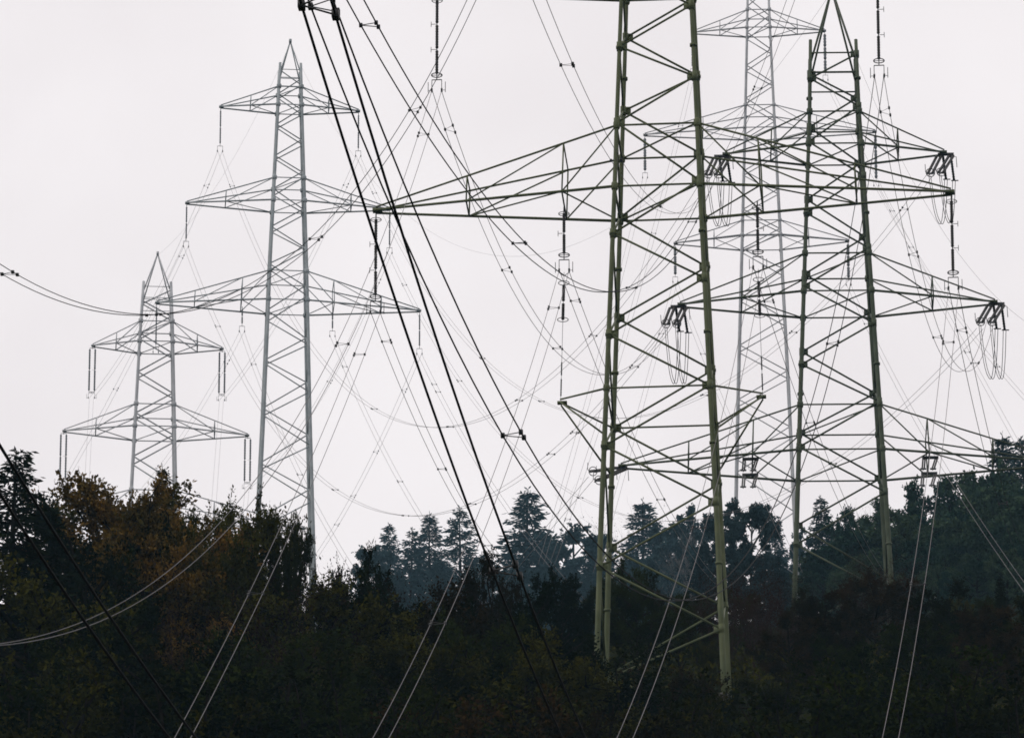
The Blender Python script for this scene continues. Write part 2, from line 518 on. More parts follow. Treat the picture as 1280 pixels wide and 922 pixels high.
def tie_down(label, top, low):
    """tie rod with insulators from a conductor yoke down to a bracket tip"""
    top, low = Vector(top), Vector(low)
    root = empty('tie_down_insulator', low, label, 'insulator', 'tie down insulators of the nearest pylon')
    d = low - top; L = d.length
    g = lambda f: top + d * f
    m = MB(); m.tube([top, low], 0.014, 6); m.build('tie_rod', M_FIT, root)
    for f in (0.085, 0.37):
        m = MB(); m.ring(g(f), 0.29, 0.022); m.build('corona_ring', M_FIT, root)
    for a, b in ((0.1, 0.225), (0.245, 0.37)):
        m = MB(); rod_profile(m, g(a), g(b), 0.095, 9); m.build('insulator_rod', M_CERAMIC, root)
    for a, b in ((0.70, 0.80), (0.83, 0.96)):
        m = MB(); rod_profile(m, g(a), g(b), 0.045, 7); m.build('insulator_rod', M_FIT, root)
    m = MB()
    for sg in (-1, 1): m.tube([top + A.u * .27 * sg, top + A.u * .27 * sg + Vector((0,0,-.02)), g(.03)], 0.02, 5)
    m.build('yoke', M_FIT, root)
tie_down('thin tie rod insulator from the left mid string down to the small bracket', H['a5'] + Vector((0,0,-.1)), A.at(-126 / kb, 0, zB1 + .5))
tie_down('thin tie rod insulator from the right mid string down to the small bracket', H['a6'] + Vector((0,0,-.1)), A.at(127 / kb, 0, zB1 + .5))

GR = dict(mat=M_GLASS, rods=2, ribs=7, r=0.10, rings=False, gap=0.3)
for key, u_, z_, y_, lab in (
    ('dtl', -86 / kD[0], dL[0], 189, 'grey insulator string under the top left arm of the tall left pylon'),
    ('dtr', 86.5 / kD[0], dL[0], 195, 'grey insulator string under the top right arm of the tall left pylon'),
    ('dml', -127 / kD[1], dL[1], 308, 'grey insulator string under the middle left arm of the tall left pylon'),
    ('dmr', 127 / kD[1], dL[1], 316, 'grey insulator string under the middle right arm of the tall left pylon'),
    ('dll', -163 / kD[2], dL[2], 440, 'grey insulator string at the bottom arm left tip of the tall left pylon'),
    ('dil', -56 / kD[2], dL[2], 414, 'grey insulator string left of the legs under the bottom arm of the tall left pylon'),
    ('dir', 57 / kD[2], dL[2], 420, 'grey insulator string right of the legs under the bottom arm of the tall left pylon'),
    ('dlr', 166 / kD[2], dL[2], 442, 'grey insulator string at the bottom arm right tip of the tall left pylon')):
    H[key] = hang(D, u_, z_, y_, label=lab, **GR)
CR = dict(mat=M_GLASS, rods=3, ribs=4, r=0.2, rings=False, gap=0.3)
for key, u_, z_, y_, lab in (
    ('ctl', -csp[0] / kC[0], cL[0], 92, 'beaded grey insulator under the top left arm of the tall far pylon'),
    ('ctr', csp[0] / kC[0], cL[0], 100, 'beaded grey insulator under the top right arm of the tall far pylon'),
    ('cml', -csp[1] / kC[1], cL[1], 222, 'beaded grey insulator at the middle left tip of the tall far pylon'),
    ('cmr', csp[1] / kC[1], cL[1], 232, 'beaded grey insulator at the middle right tip of the tall far pylon'),
    ('cll', -csp[2] / kC[2], cL[2], 352, 'beaded grey insulator at the lowest left tip of the tall far pylon'),
    ('clr', csp[2] / kC[2], cL[2], 356, 'beaded grey insulator at the lowest right tip of the tall far pylon')):
    H[key] = hang(Cc, u_, z_, y_, label=lab, **CR)
ER = dict(mat=M_GLASS, rods=2, ribs=8, r=0.13, rings=False, gap=0.4, twin=True, horns=1)
for key, u_, z_, y_, lab in (
    ('etl', -esp[0][0] / kE[0], eL[0], 497, 'twin insulator string on the upper arm left tip of the far left pylon'),
    ('etr', esp[0][1] / kE[0], eL[0], 500, 'twin insulator string on the upper arm right tip of the far left pylon'),
    ('eml', -esp[1][0] / kE[1], eL[1], 606, 'twin insulator string on the second arm left tip of the far left pylon'),
    ('emr', esp[1][1] / kE[1], eL[1], 610, 'twin insulator string on the second arm right tip of the far left pylon'),
    ('elr', esp[2][1] / kE[2], eL[2], 716, 'twin insulator string on the lowest arm right tip of the far left pylon')):
    H[key] = hang(E, u_, z_, y_, label=lab, **ER)

# ---- slanted tension insulators of the dark green pylon, with jumper loops
def tension(label, tip, ends, jumper, slim=False, group='slanted tension insulators of the dark green pylon'):
    """tip: point on the arm; ends: pixel offsets of the two rod ends; jumper: drop of the loop in metres"""
    root = empty('tension_insulator', tip, label, 'insulator', group)
    c = Vector(tip)
    m = MB(); m.box(c + Vector((0, 0, -0.08)), B.u * 0.55, B.vv * 0.12, Vector((0, 0, 0.07))); m.build('yoke', M_FIT, root)
    out = []
    tx, ty = proj(c)
    for sg, (ex, ey, dy) in zip((-1, 1), ends):
        s = c + B.u * 0.42 * sg + Vector((0, 0, -0.12))
        e = P(tx + ex, ty + ey, B.Y + dy)
        d = e - s
        for o in ((-0.07, 0.07) if slim else (-0.15, 0.15)):
            m = MB(); sh = B.u * o
            rod_profile(m, s + d * 0.04 + sh, s + d * 0.9 + sh, 0.06 if slim else 0.105, 14)
            m.build('insulator_rod', M_CERAMIC, root)
        MB().tube([s, s + d * 0.08], 0.05, 6).build('hanger', M_FIT, root)
        m = MB(); m.tube([s + d * .88, e], 0.04, 6)
        m.box(s + d * 0.9, B.u * 0.2, d.normalized() * 0.04, Vector((0, 0, 0.06))); m.build('hanger', M_FIT, root)
        if slim:
            out.append(e); continue
        h = MB(); q = s + d * 0.9
        h.tube([q, q - B.u * 0.3 + Vector((0, 0, 0.12)), q - B.u * 0.36 + Vector((0, 0, 0.62)) - d * 0.05], 0.025, 5)
        h.tube([q, q + B.u * 0.26 + Vector((0, 0, -.1)), q + B.u * 0.30 + Vector((0, 0, .4))], 0.02, 5)
        h.build('arcing_horn', M_FIT, root)
        h2 = MB(); h2.ring(s + d * 0.86, 0.3, 0.03, d.normalized(), 14); h2.build('corona_ring', M_FIT, root)
        h3 = MB(); h3.tube([s + d * .1, s + d * .1 + B.u * .38, s + d * .1 + B.u * .42 - Vector((0, 0, .8))], 0.025, 5); h3.build('arcing_horn', M_FIT, root)
        out.append(e)
    if jumper:
        jr = empty('jumper_cable', c, label.replace('slanted double insulator', 'drooping jumper loops'), 'cable', 'jumper loops of the dark green pylon')
        for i, e in enumerate(out):
            b = c + B.u * (0.05 + 0.55 * i) + B.vv * 1.8 + Vector((0, 0, -1.15 - 0.1 * i))
            k0 = c + B.u * (-0.2 + 0.55 * i) + B.vv * 0.1 - Vector((0, 0, 0.12))
            m = MB(); rod_profile(m, k0, b, 0.10, 10); m.build('insulator_rod', M_CERAMIC, root)
            MB().tube([b - B.u * .2, b + B.u * .3], 0.045, 6).build('hanger', M_FIT, root)
            for dx in (0.0, 0.42):
                a = e + B.u * dx * (0.3); b = c + B.u * (0.45 + 0.85 * i + dx) + B.vv * 2.2 + Vector((0, 0, -1.2))
                b = c + B.u * (-0.05 + 0.55 * i + dx * 0.45) + B.vv * 1.8 + Vector((0, 0, -1.15 - 0.1 * i))
                lowp = min(a.z, b.z) - jumper
                pts = []
                for j in range(17):
                    f = j / 16.0
                    p = a.lerp(b, f); dep = (1 - abs(2 * f - 1) ** 2.6)
                    p.z = p.z * (1 - dep) + lowp * dep
                    pts.append(p)
                MB().tube(pts, 0.022, 6).build('cable', M_BCABLE, jr)
    return sum(out, Vector()) / len(out)

T_ = 'slanted double insulator '
H['btl'] = tension(T_ + 'on the top left tip of the dark green pylon', B.tip(-137 / kB[0] - .2, bL[0]), ((-19, 27, -3.4), (-7, 27, -3.4)), 2.3)
H['btr'] = tension(T_ + 'on the top right tip of the dark green pylon', B.tip(137 / kB[0] + .1, bL[0]), ((-21, 28, -3.4), (-8, 27, -3.4)), 2.3)
H['bml'] = tension(T_ + 'on the middle left tip of the dark green pylon', B.tip(-196.5 / kB[1] - .1, bL[1]), ((-17, 26, -3.4), (-4, 26, -3.4)), 2.9)
H['bmr'] = tension(T_ + 'on the middle right tip of the dark green pylon', B.tip(197 / kB[1] + .1, bL[1]), ((-22, 27, -3.4), (-8, 27, -3.4)), 2.8)
H['bll'] = tension(T_ + 'under the lowest left arm of the dark green pylon', B.at(-112 / kB[2], -1.4, bL[2]), ((-9, 17, -3.4), (3, 17, -3.4)), 0, True)
H['bll2'] = tension(T_ + 'upper set under the lowest left arm of the dark green pylon', B.at(-112 / kB[2], 1.4, bL[2]), ((-9, 18, -3.2), (3, 18, -3.2)), 0, True)
H['blt'] = tension(T_ + 'on the lowest left tip peeking left of the nearest legs', B.tip(-274 / kB[2] - .1, bL[2]), ((-37, 6, -3.4), (-31, 19, -3.4)), 0)
H['blr'] = tension(T_ + 'under the lowest right arm of the dark green pylon', B.at(112 / kB[2], -1.4, bL[2]), ((-9, 17, -3.4), (3, 17, -3.4)), 0, True)
H['blr2'] = tension(T_ + 'lower set under the lowest right arm of the dark green pylon', B.at(112 / kB[2], 1.4, bL[2]), ((-9, 18, -3.2), (3, 18, -3.2)), 0, True)

# ------------------------------------------------------------------ conductors
WIRELOG = []
def line(label, p0, p1, via=(), gap=0.5, r=0.017, mat=None, spacers=(), twin=True, n=48, cat='cable', name='conductor_bundle',
         free=None, free1=None, group='overhead conductors between the pylons'):
    """cable pair from p0 to p1 (points) sagging so that it passes the photograph's pixels `via`"""
    mat = mat or M_CABLE
    p0 = Vector(p0)
    best = None
    starts = [p0] if free is None else [P(*proj(p0), y) for y in free]
    cands = [Vector(p1)] if free1 is None else [P(*proj(Vector(p1)), y) for y in free1]
    V = np.array(via, float) if len(via) else None
    ts = np.linspace(0, 1, 80)
    for p_, q in [(p_, q) for p_ in starts for q in cands]:
        a = np.array(p_); b = np.array(q)
        base = a[None] + (b - a)[None] * ts[:, None]
        span = np.linalg.norm((b - a)[:2])
        for s in ([0.0] if V is None else np.linspace(0, 0.22, 67) * span):
            pts = base.copy(); pts[:, 2] -= 4 * s * ts * (1 - ts)
            dep = pts @ np.array(FW)
            X = 640 + F * pts[:, 0] / dep; Yp = 461 - F * (pts @ np.array(UP)) / dep
            if V is None: err = 0
            else:
                err = 0
                ax, ay, bx, by = X[:-1], Yp[:-1], X[1:], Yp[1:]
                for vx, vy in V:
                    dx, dy = bx - ax, by - ay
                    t = np.clip(((vx - ax) * dx + (vy - ay) * dy) / (dx * dx + dy * dy + 1e-9), 0, 1)
                    err += np.min((ax + t * dx - vx) ** 2 + (ay + t * dy - vy) ** 2)
                err = math.sqrt(err / len(V))
            if best is None or err < best[0]: best = (err, s, q, p_)
    err, s, q, p0 = best
    WIRELOG.append((round(err, 1), round(s, 1), round(p0.y), round(q.y), label))
    root = empty(name, p0, label, cat, group)
    d = q - p0
    nrm = Vector((d.y, -d.x, 0)).normalized()
    def pos(t, off):
        p = p0 + d * t + nrm * off
        p.z -= 4 * s * t * (1 - t)
        return p
    offs = (-gap / 2, gap / 2) if twin else (0,)
    for off in offs:
        MB().tube([pos(i / n, off) for i in range(n + 1)], r, 6).build('cable', mat, root)
    if twin:
        for sp in spacers:
            if isinstance(sp, tuple):
                t = min(np.linspace(0, 1, 400), key=lambda t: (proj(pos(t, 0))[0] - sp[0]) ** 2 + (proj(pos(t, 0))[1] - sp[1]) ** 2)
            else: t = sp
            dt = 0.45 / max(d.length, 1) 
            m = MB()
            a, b1, b2 = pos(t, -gap / 2), pos(t - dt, gap / 2), pos(t + dt, gap / 2)
            tg = (pos(t + 0.001, 0) - pos(t - 0.001, 0)).normalized()
            sd = nrm; upv = tg.cross(sd)
            rr = max(r * 2.3, 0.05)
            for p in (a, b1, b2): m.box(p, tg * rr * 1.7, sd * rr, upv * rr * 1.2)
            m.tube([a, b1], r * 0.7, 5); m.tube([a, b2], r * 0.7, 5)
            m.build('spacer', M_SPACER, root)
    return root

OUT = lambda x, y, Y: P(x, y, Y)
# near black bundles
line('thick black cable pair sweeping from the top left down past the bottom centre edge', OUT(350, -150, 112), OUT(760, 1010, 172),
     ((392, 0), (468, 250), (580, 580), (623, 691), (719, 922)), 0.50, 0.0240, M_BCABLE, ((636, 712), (405, 4)))
line('thick black cable pair from the top left rising again right of the nearest pylon', OUT(350, -140, 150), H['a8'],
     ((402, 0), (454, 130), (578, 420), (663, 580), (711, 648), (762, 702), (850, 748), (905, 728), (943, 676), (972, 632), (1030, 470), (1059, 333)), 0.5, 0.020, M_BCABLE,
     ((395, 12), (640, 542), (1037, 430)), n=64, free=range(60,420,10))
line('black cable pair from the top edge sagging to the nearest pylon leg', OUT(392, -100, 190), H['btl'],
     ((446, 0), (517, 130), (585, 232), (648, 308), (702, 348), (748, 361), (785, 363), (825, 338), (868, 280)), 0.5, 0.022, M_BCABLE,
     ((460, 33), (645, 309), (790, 361), (866, 278)), n=64, free=range(60,420,10))
line('thick black cable pair crossing the bottom left corner over the dark trees', OUT(-90, 440, 118), OUT(290, 1000, 150),
     ((0, 590), (54, 680), (141, 806), (225, 912)), 0.5, 0.027, M_BCABLE, ())
line('dark cable pair sagging in from the left edge and climbing to the top edge', OUT(-110, 250, 260), OUT(640, -120, 392),
     ((0, 328), (60, 360), (120, 381), (175, 389), (230, 388), (300, 366), (397, 303), (520, 129), (578, 0)), 0.5, 0.018, M_BCABLE,
     ((14, 336), (190, 389), (397, 303), (516, 136)), n=64, free=range(100,420,20))
line('thin cable pair from the top edge left of the nearest pylon to the dark pylon', OUT(640, -90, 330), H['btl'] + Vector((0, 0, -.4)),
     ((682, 0), (712, 81), (734, 130), (764, 200), (801, 240), (837, 262), (870, 255)), 0.45, 0.012, M_CABLE, ((712, 81), (767, 203), (820, 258)), free=range(60,480,15))
# pairs hanging from the nearest pylon
line('cable pair running down left from the top left string across the left trees', H['a1'], OUT(-90, 806, 250),
     ((533, 166), (470, 330), (425, 428), (340, 590), (280, 664), (200, 728), (130, 770), (0, 802)), 0.54, 0.0140, M_CABLE, ((533, 168), (426, 428)), n=64, free1=range(120,390,15))
line('cable pair running right from the top left string behind the nearest pylon', H['a1'], H['bml'] + Vector((0, 0, .2)),
     ((566, 160), (602, 250), (638, 334), (676, 400), (699, 432), (748, 470), (790, 478)), 0.5, 0.0165, M_CABLE, ((566, 159), (638, 334), (700, 432)))
line('cable pair falling left from the left tip string down to the bottom edge', H['a3'], OUT(205, 965, 240),
     ((433, 480), (410, 550), (375, 625), (349, 690), (226, 922)), 0.54, 0.0140, M_CABLE, ((447, 442), (320, 742)))
line('cable pair falling right from the left tip string into the centre trees', H['a3'], OUT(640, 712, 560),
     ((480, 427), (519, 520), (553, 585), (590, 645)), 0.5, 0.0165, M_CABLE, ((480, 428), (554, 585), (612, 680)))
line('cable pair falling from the left mid string to the bottom centre edge', H['a5'], OUT(455, 960, 240),
     ((674, 446), (647, 536), (605, 655), (562, 750), (474, 922)), 0.54, 0.0140, M_CABLE, ((692, 384), (551, 780)))
line('cable pair passing down behind the nearest pylon from its left mid string', H['a5'], OUT(905, 735, 600),
     ((720, 378), (740, 432), (782, 545), (823, 625), (838, 641)), 0.5, 0.0165, M_CABLE, ((720, 376), (822, 626)))
line('cable pair falling from the right mid string past the right foot shrubs', H['a6'], OUT(762, 965, 240),
     ((928, 440), (905, 530), (875, 660), (783, 922)), 0.54, 0.0140, M_CABLE, ((869, 658),))
line('cable pair going down right from the right mid string to the far slope', H['a6'], OUT(1100, 712, 600),
     ((975, 420), (1010, 525), (1054, 617)), 0.5, 0.0165, M_CABLE, ((969, 375), (1008, 530)))
line('pale cable pair falling from the right tip string to the bottom right edge', H['a7'], OUT(1104, 965, 240),
     ((1186, 430), (1178, 500), (1160, 633), (1115, 922)), 0.54, 0.0140, M_CABLE, ((1186, 428), (1146, 730)))
line('dark cable pair going right from the right tip string across the far hill', H['a7'], OUT(1310, 735, 520),
     ((1202, 413), (1220, 500), (1235, 566), (1258, 640)), 0.5, 0.018, M_BCABLE, ((1202, 412), (1252, 630)))
line('cable pair from the top right string dipping to the dark green pylon right tip', H['a8'], H['bmr'] + Vector((.4, 0, .2)),
     ((1108, 140), (1130, 255), (1143, 318), (1160, 380), (1185, 447), (1203, 467)), 0.5, 0.0165, M_CABLE, ((1109, 140), (1143, 318), (1173, 421), (1222, 456)))
line('cable pair falling left from the insulator left of the nearest pylon legs', H['blt'], OUT(600, 760, 640),
     ((720, 625), (690, 655), (662, 690)), 0.5, 0.0150, M_CABLE, ())
# between the dark green pylon and the far grey ones
line('thin cable pair sagging from the top left arm of the tall left pylon', H['dtl'], H['btl'] + Vector((-.3, 0, 0)),
     ((295, 235), (325, 320), (390, 417), (439, 471), (490, 509), (562, 526), (627, 511), (701, 467), (762, 409), (846, 313)), 0.5, 0.0150, M_CABLE,
     ((292, 232), (474, 500), (562, 526), (650, 500), (749, 425)), n=64)
line('thin cable pair sagging low from the middle left arm of the tall left pylon', H['dml'], H['bml'] + Vector((-.3, 0, 0)),
     ((248, 346), (300, 460), (399, 583), (423, 604), (463, 625), (530, 639), (597, 629), (658, 595), (722, 541), (780, 488), (830, 416)), 0.5, 0.0150, M_CABLE,
     ((273, 408), (425, 604), (508, 638), (590, 629), (694, 571), (722, 543), (798, 462)), n=64)
line('faint cable pair sagging from the top right arm of the tall left pylon', H['dtr'], H['btr'] + Vector((-.3, 0, 0)),
     ((469, 241), (532, 345), (600, 438), (649, 474), (703, 511), (790, 521), (849, 509), (898, 490), (983, 431), (1095, 316)), 0.45, 0.0135, M_CABLE,
     ((469, 241), (607, 445), (679, 498), (882, 498), (995, 420), (1130, 262)), n=64)
line('faint cable pair sagging from the middle right arm of the tall left pylon', H['dmr'], H['bmr'] + Vector((-.3, 0, -.3)),
     ((504, 355), (557, 450), (600, 513), (639, 555), (670, 586), (724, 626), (753, 643), (1060, 572), (1147, 496)), 0.45, 0.0135, M_CABLE,
     ((505, 356), (575, 475), (724, 626), (1050, 590)), n=64)
line('cable pair dropping right from beside the tall left pylon legs onto the dark wood', H['dir'], OUT(668, 815, 640),
     ((434, 460), (450, 500), (478, 557), (500, 602), (526, 650), (563, 706), (604, 754)), 0.5, 0.0155, M_CABLE, ((433, 458), (500, 601)))
line('cable pair dropping right from the bottom arm right tip of the tall left pylon', H['dlr'], OUT(760, 780, 650),
     ((547, 480), (571, 530), (595, 575), (628, 626), (663, 676), (704, 732)), 0.5, 0.0155, M_CABLE, ((546, 479), (573, 476)))
line('faint cable pair dropping behind the tall left pylon legs', H['dil'], OUT(500, 790, 650),
     ((319, 454), (345, 525), (371, 593), (401, 641), (431, 697)), 0.5, 0.0150, M_CABLE, ((319, 454), (373, 594)))
line('faint cable pair from the bottom arm right tip to the lowest far arm', H['dlr'], H['elr'],
     ((508, 490), (475, 568), (441, 620), (413, 651)), 0.5, 0.0150, M_CABLE, ((511, 490), (476, 568), (442, 620), (413, 651)))
line('faint cable pair from the top right string behind the tall left pylon legs', H['dtr'], H['etr'],
     ((429, 233), (400, 296), (365, 372)), 0.5, 0.0135, M_CABLE, ((429, 231),))
line('faint cable pair from the middle right string down behind the tall left pylon', H['dmr'], H['emr'],
     ((472, 345), (440, 420), (400, 500)), 0.5, 0.0135, M_CABLE, ((470, 350), (396, 468)))
line('faint cable pair from the top left string down to the far left pylon', H['dtl'], H['etl'],
     ((256, 230), (235, 290), (195, 372)), 0.5, 0.0135, M_CABLE, ((256, 231),))
line('faint cable pair from the middle left string across the far left pylon', H['dml'], H['eml'],
     ((215, 350), (172, 436), (148, 475), (113, 540)), 0.5, 0.0135, M_CABLE, ((216, 316), (146, 487)))
line('faint cable pair from the inner left string down past the far left pylon', H['dil'], OUT(60, 690, 930),
     ((284, 459), (258, 511), (218, 569), (160, 620)), 0.5, 0.011, M_CABLE, ((283, 452),))
line('faint cable pair rising from the dark green pylon upper left tip to the top edge', H['btl'] + Vector((.6, 0, .6)), OUT(1030, -130, 420),
     ((927, 160), (948, 110), (985, 0)), 0.5, 0.0150, M_CABLE, ((950, 112),))
# pairs of the tall far pylon
line('faint cable pair falling left from the top left of the tall far pylon', H['ctl'], OUT(690, 705, 700),
     ((832, 210), (804, 340), (752, 520), (715, 640)), 0.5, 0.0150, M_CABLE, ((843, 155), (792, 285), (712, 650)))
line('faint cable pair falling left from the middle left of the tall far pylon', H['cml'], OUT(676, 705, 690),
     ((780, 330), (740, 480), (705, 600), (693, 650)), 0.5, 0.0150, M_CABLE, ((722, 541),))
line('faint cable pair falling left from the lowest left of the tall far pylon', H['cll'], OUT(745, 715, 700),
     ((823, 420), (795, 535), (772, 620)), 0.5, 0.0150, M_CABLE, ((822, 416),))
line('faint cable pair going down right from the lowest left of the tall far pylon', H['cll'], OUT(1000, 715, 690),
     ((862, 415), (895, 480), (940, 580)), 0.5, 0.0150, M_CABLE, ((898, 434),))
line('faint cable pair going down right from the top right of the tall far pylon', H['ctr'], OUT(1320, 640, 640),
     ((1075, 200), (1114, 261), (1147, 310), (1206, 439), (1251, 510)), 0.45, 0.0135, M_CABLE, ((1117, 263), (1148, 305), (1207, 441)))
line('pale cable pair going down right from the lowest right tip of the tall far pylon', H['clr'], OUT(1330, 800, 500),
     ((1095, 413), (1136, 500), (1170, 560), (1201, 624), (1270, 725)), 0.5, 0.0165, M_CABLE, ((1092, 400),))
line('faint cable pair crossing the right edge below the drooping jumper loops', H['cmr'], OUT(1330, 548, 640),
     ((1150, 330), (1200, 400), (1244, 451), (1280, 490)), 0.45, 0.0135, M_CABLE, ((1250, 456),))
# far left pylon, pairs dropping behind the trees
for key, lab, x2, y2 in (('etl', 'upper left twin string', 104, 690), ('etr', 'upper right twin string', 262, 700),
                         ('eml', 'second arm left twin string', 70, 720), ('emr', 'second arm right twin string', 298, 730)):
    line('faint cable pair dropping straight below the ' + lab + ' at the far left', H[key], OUT(x2, y2, 760), (), 0.5, 0.0135, M_CABLE, ())
# earth wires
EW = dict(twin=False, name='earth_wire', group='single earth wires joining the pylon peaks')
line('faint single earth wire from the tall left pylon peak to the dark green peak', D.at(0, 0, D.zf(49)), B.at(0, 0, B.zf(-22)),
     ((525, 281), (572, 309), (641, 325), (704, 319), (767, 287)), r=0.008, n=64, **EW)
line('faint single earth wire between the two left grey pylon peaks', D.at(0, 0, D.zf(49)), E.at(0, 0, E.zf(313)),
     ((311, 160), (283, 212), (235, 281)), r=0.008, **EW)
line('faint single earth wire slanting down to the right edge', B.at(0, 0, B.zf(-22)), OUT(1330, 428, 700),
     ((1145, 262), (1185, 306), (1244, 358), (1280, 387)), free1=range(400,1200,40), r=0.008, **EW)

# ------------------------------------------------------------------ trees
def leaf_mesh(name, pos, dirs, L, Wd, rng, m):
    """many small rhombic leaves; pos, dirs: (n,3)"""
    n = len(pos)
    dirs = dirs / (np.linalg.norm(dirs, axis=1, keepdims=True) + 1e-9)
    rv = rng.normal(size=(n, 3))
    side = np.cross(dirs, rv); side /= (np.linalg.norm(side, axis=1, keepdims=True) + 1e-9)
    L = np.asarray(L).reshape(-1, 1) * np.ones((n, 1)); Wd = np.asarray(Wd).reshape(-1, 1) * np.ones((n, 1))
    v = np.empty((n, 4, 3))
    v[:, 0] = pos; v[:, 1] = pos + dirs * L * .5 + side * Wd * .5
    v[:, 2] = pos + dirs * L; v[:, 3] = pos + dirs * L * .5 - side * Wd * .5
    me = bpy.data.meshes.new(name)
    me.vertices.add(n * 4); me.vertices.foreach_set('co', v.reshape(-1))
    me.loops.add(n * 4); me.loops.foreach_set('vertex_index', np.arange(n * 4))
    me.polygons.add(n); me.polygons.foreach_set('loop_start', np.arange(n) * 4); me.polygons.foreach_set('loop_total', np.full(n, 4))
    me.update(calc_edges=True)
    me.materials.append(m)
    return me

def bark_mesh(name, segs, m):
    mb = MB()
    for pts, rs, n in segs: mb.tube(pts, rs, n, False)
    me = bpy.data.meshes.new(name)
    me.from_pydata([tuple(v) for v in mb.v], [], mb.f)
    me.polygons.foreach_set('use_smooth', [True] * len(mb.f))
    me.materials.append(m)
    return me

M_BARK = material('dark_bark', (0.010, 0.008, 0.006), 0.95, 0, (0.020, 0.016, 0.012), 4, 0.0)
M_TWIG = material('reddish_twigs', (0.020, 0.012, 0.010), 0.9, 0, (0.034, 0.019, 0.015), 1.0, 0.03)
M_BIRCH = material('pale_birch_twigs', (0.16, 0.13, 0.12), 0.9, 0, (0.22, 0.19, 0.17), 2, 0.1)
LEAF = {
    'dark':   material('dark_green_leaves', (0.0040, 0.0068, 0.0014), 0.9, 0, (0.0190, 0.0250, 0.0042), 0.3, 0.0, 0.55),
    'olive':  material('olive_leaves', (0.0085, 0.0100, 0.0016), 0.9, 0, (0.0420, 0.0400, 0.0055), 0.3, 0.0, 0.55),
    'orange': material('autumn_orange_leaves', (0.0280, 0.0300, 0.0050), 0.85, 0, (0.1600, 0.0860, 0.0150), 0.28, 0.05, 0.15),
    'brown':  material('brown_autumn_leaves', (0.0100, 0.0085, 0.0035), 0.9, 0, (0.0340, 0.0200, 0.0065), 0.4, 0.0, 0.5),
    'twig':   material('reddish_bud_leaves', (0.0100, 0.0060, 0.0045), 0.9, 0, (0.0300, 0.0150, 0.0090), 0.5, 0.0, 0.3),
    'fir':    material('dark_fir_needles', (0.0045, 0.0075, 0.0045), 0.9, 0, (0.0100, 0.0145, 0.0060), 0.8, 0.0, 0.2),
    'far_fir': material('far_fir_needles', (0.016, 0.034, 0.038), 0.9, 0, (0.030, 0.054, 0.058), 0.5, 0.02, 0.35),  # bluish needles, lightened so the colour carries part of the distance haze
    'far_leaf': material('far_wood_leaves', (0.014, 0.036, 0.024), 0.9, 0, (0.044, 0.068, 0.034), 0.15, 0.02, 0.5),  # green leaves with some distance haze put into the base colour
}

def unit(v): return v / (np.linalg.norm(v) + 1e-9)

def gen_broad(seed, H, R, leaf=0.17, stems=1, nl=10, nsub=6, ntw=8, nlf=16, base=0.25, upright=0.5):
    rng = np.random.default_rng(seed)
    segs = []; pos = []; dr = []
    if stems == 1:
        pts = [(0, 0, -0.8)]; x = y = 0
        for i in range(1, 6):
            x += rng.normal() * .06 * H * .2; y += rng.normal() * .06 * H * .2
            pts.append((x, y, H * .85 * i / 5))
        segs.append((pts, [R * .07 * (1 - .17 * i) for i in range(6)], 8))
    limbs = []
    for i in range(nl):
        az = i * 2.4 + rng.uniform(-.5, .5)
        if stems == 1:
            f = base + (0.88 - base) * (i + .5) / nl
            k = f * 5; i0 = min(4, int(k)); o = np.array(pts[i0]) * (1 - (k - i0)) + np.array(pts[i0 + 1]) * (k - i0)
            reach = R * (0.55 + 0.65 * math.sin(math.pi * min(1, (f - base) / (1 - base) * .75 + .22))) * rng.uniform(.8, 1.15)
            end = o + np.array([math.cos(az), math.sin(az), 0]) * reach * .85 + np.array([0, 0, H * rng.uniform(.06, .22) * (1 + upright * f)])
            end[2] = min(end[2], H * rng.uniform(.88, 1.0))
        else:
            o = np.array([rng.normal() * .15, rng.normal() * .15, -0.5])
            end = np.array([math.cos(az), math.sin(az), 0]) * R * rng.uniform(.25, .95) + np.array([0, 0, H * rng.uniform(.55, .95)])
        mid = (o + end) / 2 + rng.normal(size=3) * .07 * R + np.array([0, 0, .04 * H])
        segs.append(([tuple(o), tuple(mid), tuple(end)], [R * .028, R * .018, R * .006], 6))
        limbs.append((o, mid, end))
        for j in range(nsub):
            t = rng.uniform(.35, 1.0) if stems == 1 else rng.uniform(.2, 1.0)
            s = (1 - t) ** 2 * o + 2 * t * (1 - t) * mid + t * t * end
            d = unit(end - o) * .6 + rng.normal(size=3) * .65 + np.array([0, 0, .2])
            ln = R * rng.uniform(.22, .45) * (1.1 - .4 * t)
            e = s + unit(d) * ln
            segs.append(([tuple(s), tuple(e)], [R * .010, R * .003], 4))
            for q in range(ntw):
                tt = rng.uniform(.15, 1.0)
                b = s + (e - s) * tt
                td = unit(unit(d) * .5 + rng.normal(size=3) * .6 + np.array([0, 0, .25]))
                tl = R * rng.uniform(.10, .26)
                m_ = max(4, int(nlf * rng.uniform(.6, 1.3)))
                along = rng.uniform(.05, 1, m_)
                pos.append(b + td * (along[:, None] * tl) + rng.normal(size=(m_, 3)) * R * .018)
                dr.append(td * .55 + rng.normal(size=(m_, 3)) * .6)
                if q % 3 == 0:
                    segs.append(([tuple(b), tuple(b + td * tl)], [R * .004, R * .0015], 3))
    pos = np.concatenate(pos); dr = np.concatenate(dr)
    sz = leaf * rng.uniform(.6, 1.3, len(pos))
    return segs, pos, dr, sz, sz * .55, rng

